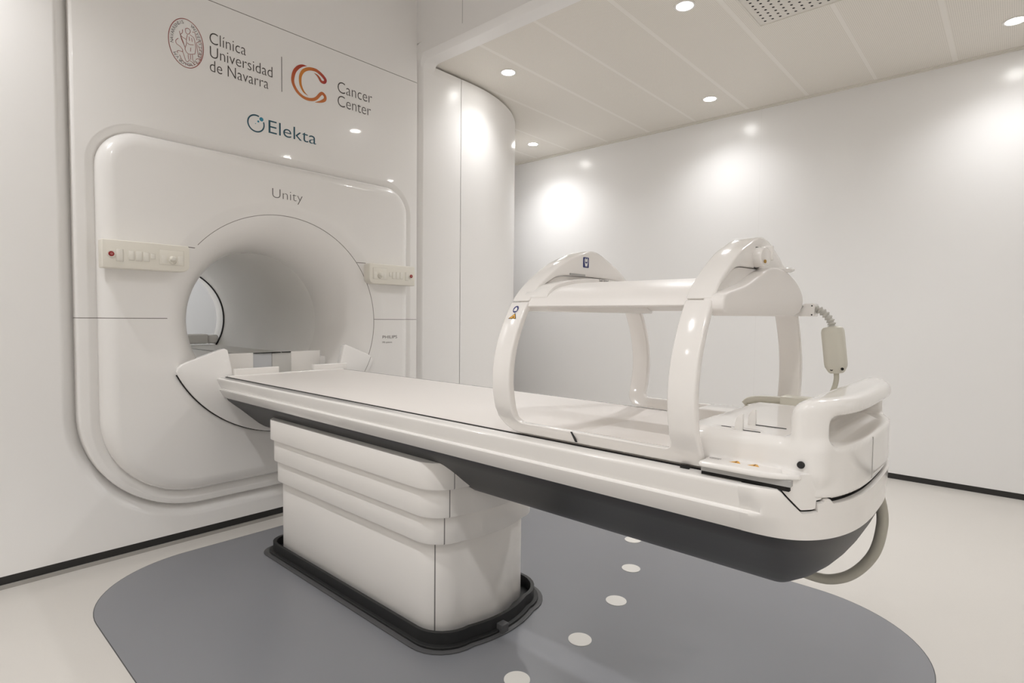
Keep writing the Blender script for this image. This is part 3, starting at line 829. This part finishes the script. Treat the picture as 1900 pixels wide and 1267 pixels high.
for y0, y1 in ((.4395, .4885), (.900, .944)):
    obj('coil_mount', *prism(mnt, 'y', y0, y1), M['coil'], cb, bevel=.002, seg=2, angle=40)
# curved coil plate
top_ = spline([(-.280, 1.047), (-.262, 1.072), (-.225, 1.092), (-.15, 1.107), (-.07, 1.114), (0, 1.1155)], 6)
sec = [(CX + x, z) for x, z in top_] + [(CX - x, z) for x, z in top_[:-1][::-1]] + [(CX + x, z) for x, z in [(.276, 1.043), (.255, 1.0435), (.20, 1.060), (.10, 1.076), (0, 1.081), (-.10, 1.076), (-.20, 1.060), (-.255, 1.0435), (-.276, 1.043)]]
obj('coil_plate', *prism(sec, 'y', .452, .925), M['coilmat'], cb, bevel=.003, seg=2, angle=35)
top2 = [(x * .985, z + .010) for x, z in top_[3:]]
sec2 = [(CX + x, z) for x, z in top2] + [(CX - x, z) for x, z in top2[:-1][::-1]] + [(CX + .262, 1.034), (CX - .262, 1.034)]
eb = obj('end_band', *prism(sec2, 'y', .846, .920), M['coil'], cb, bevel=.003, seg=2, angle=35)
lettering('PHILIPS', CX + .004, CX - .040, 1.1245, -.006, lambda x, z: (x, .8455, z), M['ink'], 'coil_lettering', eb)
obj('slot_plate', *box(1.225, 1.295, .8915, .8935, 1.1335, 1.1385), M['strip'], caps[1], smooth=False)
# humped end cover facing the foot end
hump = spline([(1.052, 1.040), (1.060, 1.062), (1.075, 1.071), (1.125, 1.080), (1.19, 1.094), (1.245, 1.112), (1.295, 1.128), (1.345, 1.1375), (1.40, 1.138), (1.455, 1.132), (1.51, 1.118), (1.552, 1.100), (1.580, 1.077), (1.577, 1.055), (1.555, 1.037)], 4)
hump += [(1.51, 1.0285), (1.10, 1.0265), (1.062, 1.030)]
obj('end_cover', *prism(hump, 'y', .412, .455), M['coilmat'], cb, bevel=.011, seg=4, angle=40)
# latch knob, its screw, and the small lever
kn = obj('latch_knob', *disc((1.288, .436, 1.156), (-.25, -1, 0), .0225, .026, 32, .021), M['coil'], cb, bevel=.003)
obj('knob_screw', *disc((1.274, .4105, 1.1455), (-.25, -1, 0), .004, .0012, 16), M['brass'], kn)
obj('knob_grip', *box(1.298, 1.306, .402, .430, 1.150, 1.182), M['coil'], kn, bevel=.003)
obj('knob_gap', *disc((1.2885, .4345, 1.156), (-.25, -1, 0), .0238, .002, 32), M['darkgap'], kn)
obj('lever', *tube([(1.385, .43, 1.137), (1.42, .418, 1.1375), (1.46, .412, 1.139), (1.478, .410, 1.141)], [.0035, .006, .0065, .004], 12), M['coil'], cb)
# signs on the arches
pf = lambda y: (lambda x, z: (x, y, z))
sg = obj('position_sign', *prism(rrect(1.2865, 1.3135, 1.158, 1.1865, .003, 4), 'y', .8930, .894), M['blue'], caps[1], smooth=False)
sg['label'] = 'small blue pictogram of a lying figure'
fig = [disc((1.300, .8925, 1.1775), (0, 1, 0), .0042, .0006, 20),
       prism([(1.2955, 1.1615), (1.3045, 1.1615), (1.3065, 1.1700), (1.2935, 1.1700)], 'y', .8925, .893)]
fig.append(ribbon([(1.294, 1.169), (1.2925, 1.178), (1.297, 1.1838)], [.0022] * 3, pf(.8925)))
fig.append(ribbon([(1.306, 1.169), (1.3075, 1.178), (1.303, 1.1838)], [.0022] * 3, pf(.8925)))
obj('sign_figure', *join(*fig), M['paper'], sg, smooth=False)
fr = frames[-1]
def onleg(y, z, d=.0008):
    return (CX - hw(z) - d, y, z)
k = 28
ci = lambda r, d: [onleg(.923 + r * math.cos(2 * PI * i / k), 1.039 + r * math.sin(2 * PI * i / k), d) for i in range(k)]
st = obj('mandatory_sticker', ci(.0085, .0008), [tuple(range(k))], M['blue'], fr, smooth=False)
obj('sticker_hand', [onleg(.923 + a, 1.039 + b, .0013) for a, b in ((.0055, -.003), (.003, .003), (.000, .0055), (-.0045, .002), (-.0055, -.0035), (0, -.005))], [tuple(range(6))], M['paper'], st, smooth=False)
tr = obj('warning_sticker', [onleg(.936, 1.0155), onleg(.910, 1.0155), onleg(.919, 1.0295)], [(0, 1, 2)], M['black'], fr, smooth=False)
obj('sticker_face', [onleg(.9335, 1.0167, .0013), onleg(.9125, 1.0167, .0013), onleg(.9192, 1.0275, .0013)], [(0, 1, 2)], M['yellow'], tr, smooth=False)
obj('sticker_sign', [onleg(.924, 1.0185, .0017), onleg(.918, 1.0185, .0017), onleg(.9195, 1.0225, .0017)], [(0, 1, 2)], M['black'], tr, smooth=False)

# ------------------------------------------------------------------ coil cable with its grey-cream box
cc = thing('coil_cable', 'putty coloured cable with an oblong box hanging from the coil bridge foot end', 'cable', (1.62, .36, .82))
XCB = 1.612
def inx(poly, w0, w1): return prism(poly, 'x', w0, w1)
obj('plug', *inx([(.437, 1.0295), (.389, 1.0295), (.389, 1.0625), (.413, 1.0625), (.426, 1.045)], XCB - .02, XCB + .02), M['coil'], cc, bevel=.002)
obj('plug_base', *inx([(.448, 1.032), (.428, 1.036), (.413, 1.056), (.430, 1.062), (.448, 1.060)], XCB - .06, XCB + .016), M['strip'], cc, bevel=.001)
for z in (1.0565, 1.0335):
    obj('plug_screw', *disc((XCB - .0195, .394, z), (-1, 0, 0), .0018, .0015, 12), M['black'], cc)
sp_ = spline([(XCB, .391, 1.048), (XCB, .381, 1.046), (XCB, .368, 1.036), (XCB, .357, 1.022), (XCB, .3515, 1.008), (XCB, .351, .996)], 12)
rad = [.0085 + .0020 * math.cos(i * 2 * PI / 6.5) for i in range(len(sp_))]
obj('corrugated_sleeve', *tube(sp_, rad, 18), M['sleeve'], cc)
# box: tilted rounded cylinder
a0, a1 = Vector((XCB, .3505, 1.004)), Vector((XCB, .3365, .886))
ax = (a1 - a0).normalized(); u = Vector((1, 0, 0)); w = ax.cross(u)
def boxring(p, s):
    q = rrect(-.022 * s, .022 * s, -.0255 * s, .0255 * s, .017 * s, 6)
    return [tuple(p + u * x + w * y) for x, y in q]
L = (a1 - a0).length
rows = [boxring(a0 + ax * t, s) for t, s in ((0, .55), (.002, .80), (.006, .93), (.013, 1), (L - .024, 1), (L - .016, .95), (L - .004, .72), (L, .55))]
bx = obj('cable_box', *loft(rows, True, True, True), M['putty'], cc, angle=40)
bx['label'] = 'cream oblong box on the cable'
for q in (-.45, .75):
    c = a0 + ax * (L - .011) + u * -.0155 + w * (.020 * q)
    obj('screw_hole', *disc(tuple(c - u * .002 + w * .002), (-1, 0, -.2), .0036, .001, 16), M['darkgap'], cc)
cp_ = spline([(XCB, .338, .890), (XCB, .337, .87), (XCB, .342, .845), (XCB - .002, .352, .825), (XCB - .004, .368, .808), (XCB - .004, .385, .802)], 8)
obj('cord', *tube(cp_, .0062, 14), M['olive'], cc)

# cream connector block lying on the far side of the couch
cn = thing('cable_connector', 'cream cable connector block lying on the couch behind the console', 'connector', (1.59, .44, .772))
obj('connector_body', *box(1.566, 1.612, .352, .458, .793, .820), M['putty'], cn, bevel=.005)
obj('connector_base', *box(1.560, 1.616, .350, .457, .772, .795), M['putty'], cn, bevel=.003)
obj('connector_handle', *tube(spline([(1.59, .452, .806), (1.59, .51, .804), (1.59, .545, .796), (1.585, .556, .786)], 6), [.010] * 13 + [.009, .0085, .008, .008, .008, .0075], 14), M['putty'], cn)
obj('connector_rail', *box(1.572, 1.604, .455, .552, .774, .783), M['putty'], cn, bevel=.002)

# ------------------------------------------------------------------ ceiling lamps
LAMPS = [((2.685, 2.462), 'ceiling downlight closest to the white curved column'),
         ((2.690, 1.285), 'ceiling downlight at the top edge of the photo beside the perforated plate'),
         ((2.690, .065), 'ceiling downlight above the foot end of the couch, out of the frame'),
         ((3.925, 3.290), 'farthest ceiling downlight, in the passage beside the curved column'),
         ((3.925, 1.670), 'ceiling downlight near the middle of the right wall'),
         ((3.925, .065), 'ceiling downlight at the right edge of the photo'),
         ((3.70, -2.5), 'added unseen ceiling downlight behind the camera nearer the right wall'),  # unseen lamp added to raise the room's general light
         ((-.02, 2.462), 'left ceiling downlight beside the scanner wall'),
         ((-.02, 1.285), 'left ceiling downlight second from the scanner wall'),
         ((-.02, .065), 'left ceiling downlight above the camera'),
         ((-1.25, 1.6), 'left ceiling downlight far from the scanner near the scanner wall'),
         ((-1.25, .3), 'left ceiling downlight in the outer row beside the camera'),
         ((-.02, -1.35), 'added unseen left ceiling downlight in the inner row behind the camera'),  # left lamps behind the camera: unseen, added to lift the ambient light
         ((-1.25, -1.35), 'added unseen left ceiling downlight in the outer row behind the camera'),
         ((-.02, -2.9), 'added unseen left ceiling downlight in the inner row near the back wall'),
         ((-1.25, -2.9), 'added unseen left ceiling downlight in the outer row near the back wall'),
         ((1.00, 5.15), 'added unseen downlight behind the scanner to light the bore, left one'),  # unseen pair added to brighten the bore from the rear
         ((1.70, 5.15), 'added unseen downlight behind the scanner to light the bore, right one')]
POWER = 17.0; POWER_LEFT = 25.0
proto = None
for (x, y), lab in LAMPS:
    if proto is None:
        t = thing('ceiling_downlight', lab, 'ceiling lamp', (0, 0, 0), 'round ceiling downlights')
        rim = obj('lamp_rim', *annulus((0, 0, -.004), (0, 0, 1), .041, .0515, .0045, 48), M['rim'], t)
        lens = obj('lamp_lens', *disc((0, 0, -.0025), (0, 0, 1), .0415, .002, 48), M['lens'], t, smooth=False)
        proto = (t, rim, lens); t.location = (x, y, H)
    else:
        t = proto[0].copy(); C.objects.link(t); t.location = (x, y, HN if y > 4 else H); t['label'] = lab
        for ch in proto[1:]:
            c = ch.copy(); C.objects.link(c); c.parent = t
    ld = bpy.data.lights.new('lamp_beam', 'SPOT'); ld.energy = (11.0 if y > 2.4 and x < 3 else 48.0 if y < -2 else 34.0 if x < 3 else 22.0 if y > 3 else POWER) if x > 2 else (175 if y > 4 else (POWER_LEFT if y > -.5 else 40.0)); ld.spot_size = math.radians(138); ld.spot_blend = 1.0
    ld.shadow_soft_size = .035; ld.color = (1.0, 1.0, 1.012)
    lo = bpy.data.objects.new('lamp_beam', ld); C.objects.link(lo); lo.location = (x, y, (HN if y > 4 else H) - .012)

# perforated plate in the ceiling
vt = thing('ceiling_vent', 'white square ceiling plate with coarse perforations at the top edge of the photo', 'ceiling vent', (2.91, .865, H))
vx0, vx1, vy0, vy1, p = 2.722, 3.125, .664, 1.066, .0367
V, F = [], []
nxh, nyh = 10, 10; mx_, my_ = (vx1 - vx0 - nxh * p) / 2, (vy1 - vy0 - nyh * p) / 2
zf = H - .006
def quad(a, b, c, d):
    k = len(V); V.extend([(a, c, zf), (b, c, zf), (b, d, zf), (a, d, zf)]); F.append((k, k + 1, k + 2, k + 3))
quad(vx0, vx0 + mx_, vy0, vy1); quad(vx1 - mx_, vx1, vy0, vy1); quad(vx0 + mx_, vx1 - mx_, vy0, vy0 + my_); quad(vx0 + mx_, vx1 - mx_, vy1 - my_, vy1)
hr = .0066
for i in range(nxh):
    for j in range(nyh):
        cx, cy = vx0 + mx_ + (i + .5) * p, vy0 + my_ + (j + .5) * p; k = len(V); m8 = 16
        for q in range(m8):
            a = 2 * PI * q / m8 + PI / 4; V.append((cx + hr * math.cos(a), cy + hr * math.sin(a), zf))
        for q in range(m8):
            a = 2 * PI * q / m8 + PI / 4; s = p / 2 / max(abs(math.cos(a)), abs(math.sin(a)))
            V.append((cx + s * math.cos(a), cy + s * math.sin(a), zf))
        for q in range(m8):
            r_ = (q + 1) % m8; F.append((k + q, k + r_, k + m8 + r_, k + m8 + q))
obj('perforated_plate', V, F, M['vent'], vt, smooth=False)
obj('backing', *box(vx0 + .01, vx1 - .01, vy0 + .01, vy1 - .01, H - .003, H - .0005), M['hull'], vt, smooth=False)
fo, fi = rrect(vx0 - .006, vx1 + .006, vy0 - .006, vy1 + .006, .003, 2), rrect(vx0 + .003, vx1 - .003, vy0 + .003, vy1 - .003, .002, 2)
obj('frame', *loft([[(x, y, H) for x, y in fo], [(x, y, H - .009) for x, y in fo], [(x, y, H - .009) for x, y in fi], [(x, y, H - .0055) for x, y in fi]]), M['trim'], vt, smooth=False)

# ------------------------------------------------------------------ world, camera, view
w = bpy.data.worlds.new('World'); SC.world = w; w.use_nodes = True
w.node_tree.nodes['Background'].inputs[0].default_value = (.9, .92, 1, 1)
w.node_tree.nodes['Background'].inputs[1].default_value = 0.0
yaw, pit, rol = (math.radians(a) for a in (48.13385581, -2.49994572, 0.60494999))
fw = Vector((math.sin(yaw) * math.cos(pit), math.cos(yaw) * math.cos(pit), math.sin(pit)))
rt = Vector((math.cos(yaw), -math.sin(yaw), 0)); up = rt.cross(fw)
r_, u_ = rt * math.cos(rol) + up * math.sin(rol), up * math.cos(rol) - rt * math.sin(rol)
cam = bpy.data.cameras.new('Camera'); co = bpy.data.objects.new('Camera', cam); C.objects.link(co)
co.matrix_world = Matrix(((r_.x, u_.x, -fw.x, 0), (r_.y, u_.y, -fw.y, 0), (r_.z, u_.z, -fw.z, 1.02), (0, 0, 0, 1)))
cam.sensor_width = 36; cam.lens = 1044.913 / 1900 * 36; cam.clip_start = .02
SC.camera = co
SC.view_settings.view_transform = 'Standard'; SC.view_settings.look = 'None'
SC.view_settings.gamma = 1.0; SC.view_settings.use_curve_mapping = False
SC.view_settings.exposure = 0.72
SC.cycles.max_bounces = 14; SC.cycles.diffuse_bounces = 10; SC.cycles.glossy_bounces = 6
SC.cycles.sample_clamp_indirect = 6.0
SC.cycles.use_denoising = True
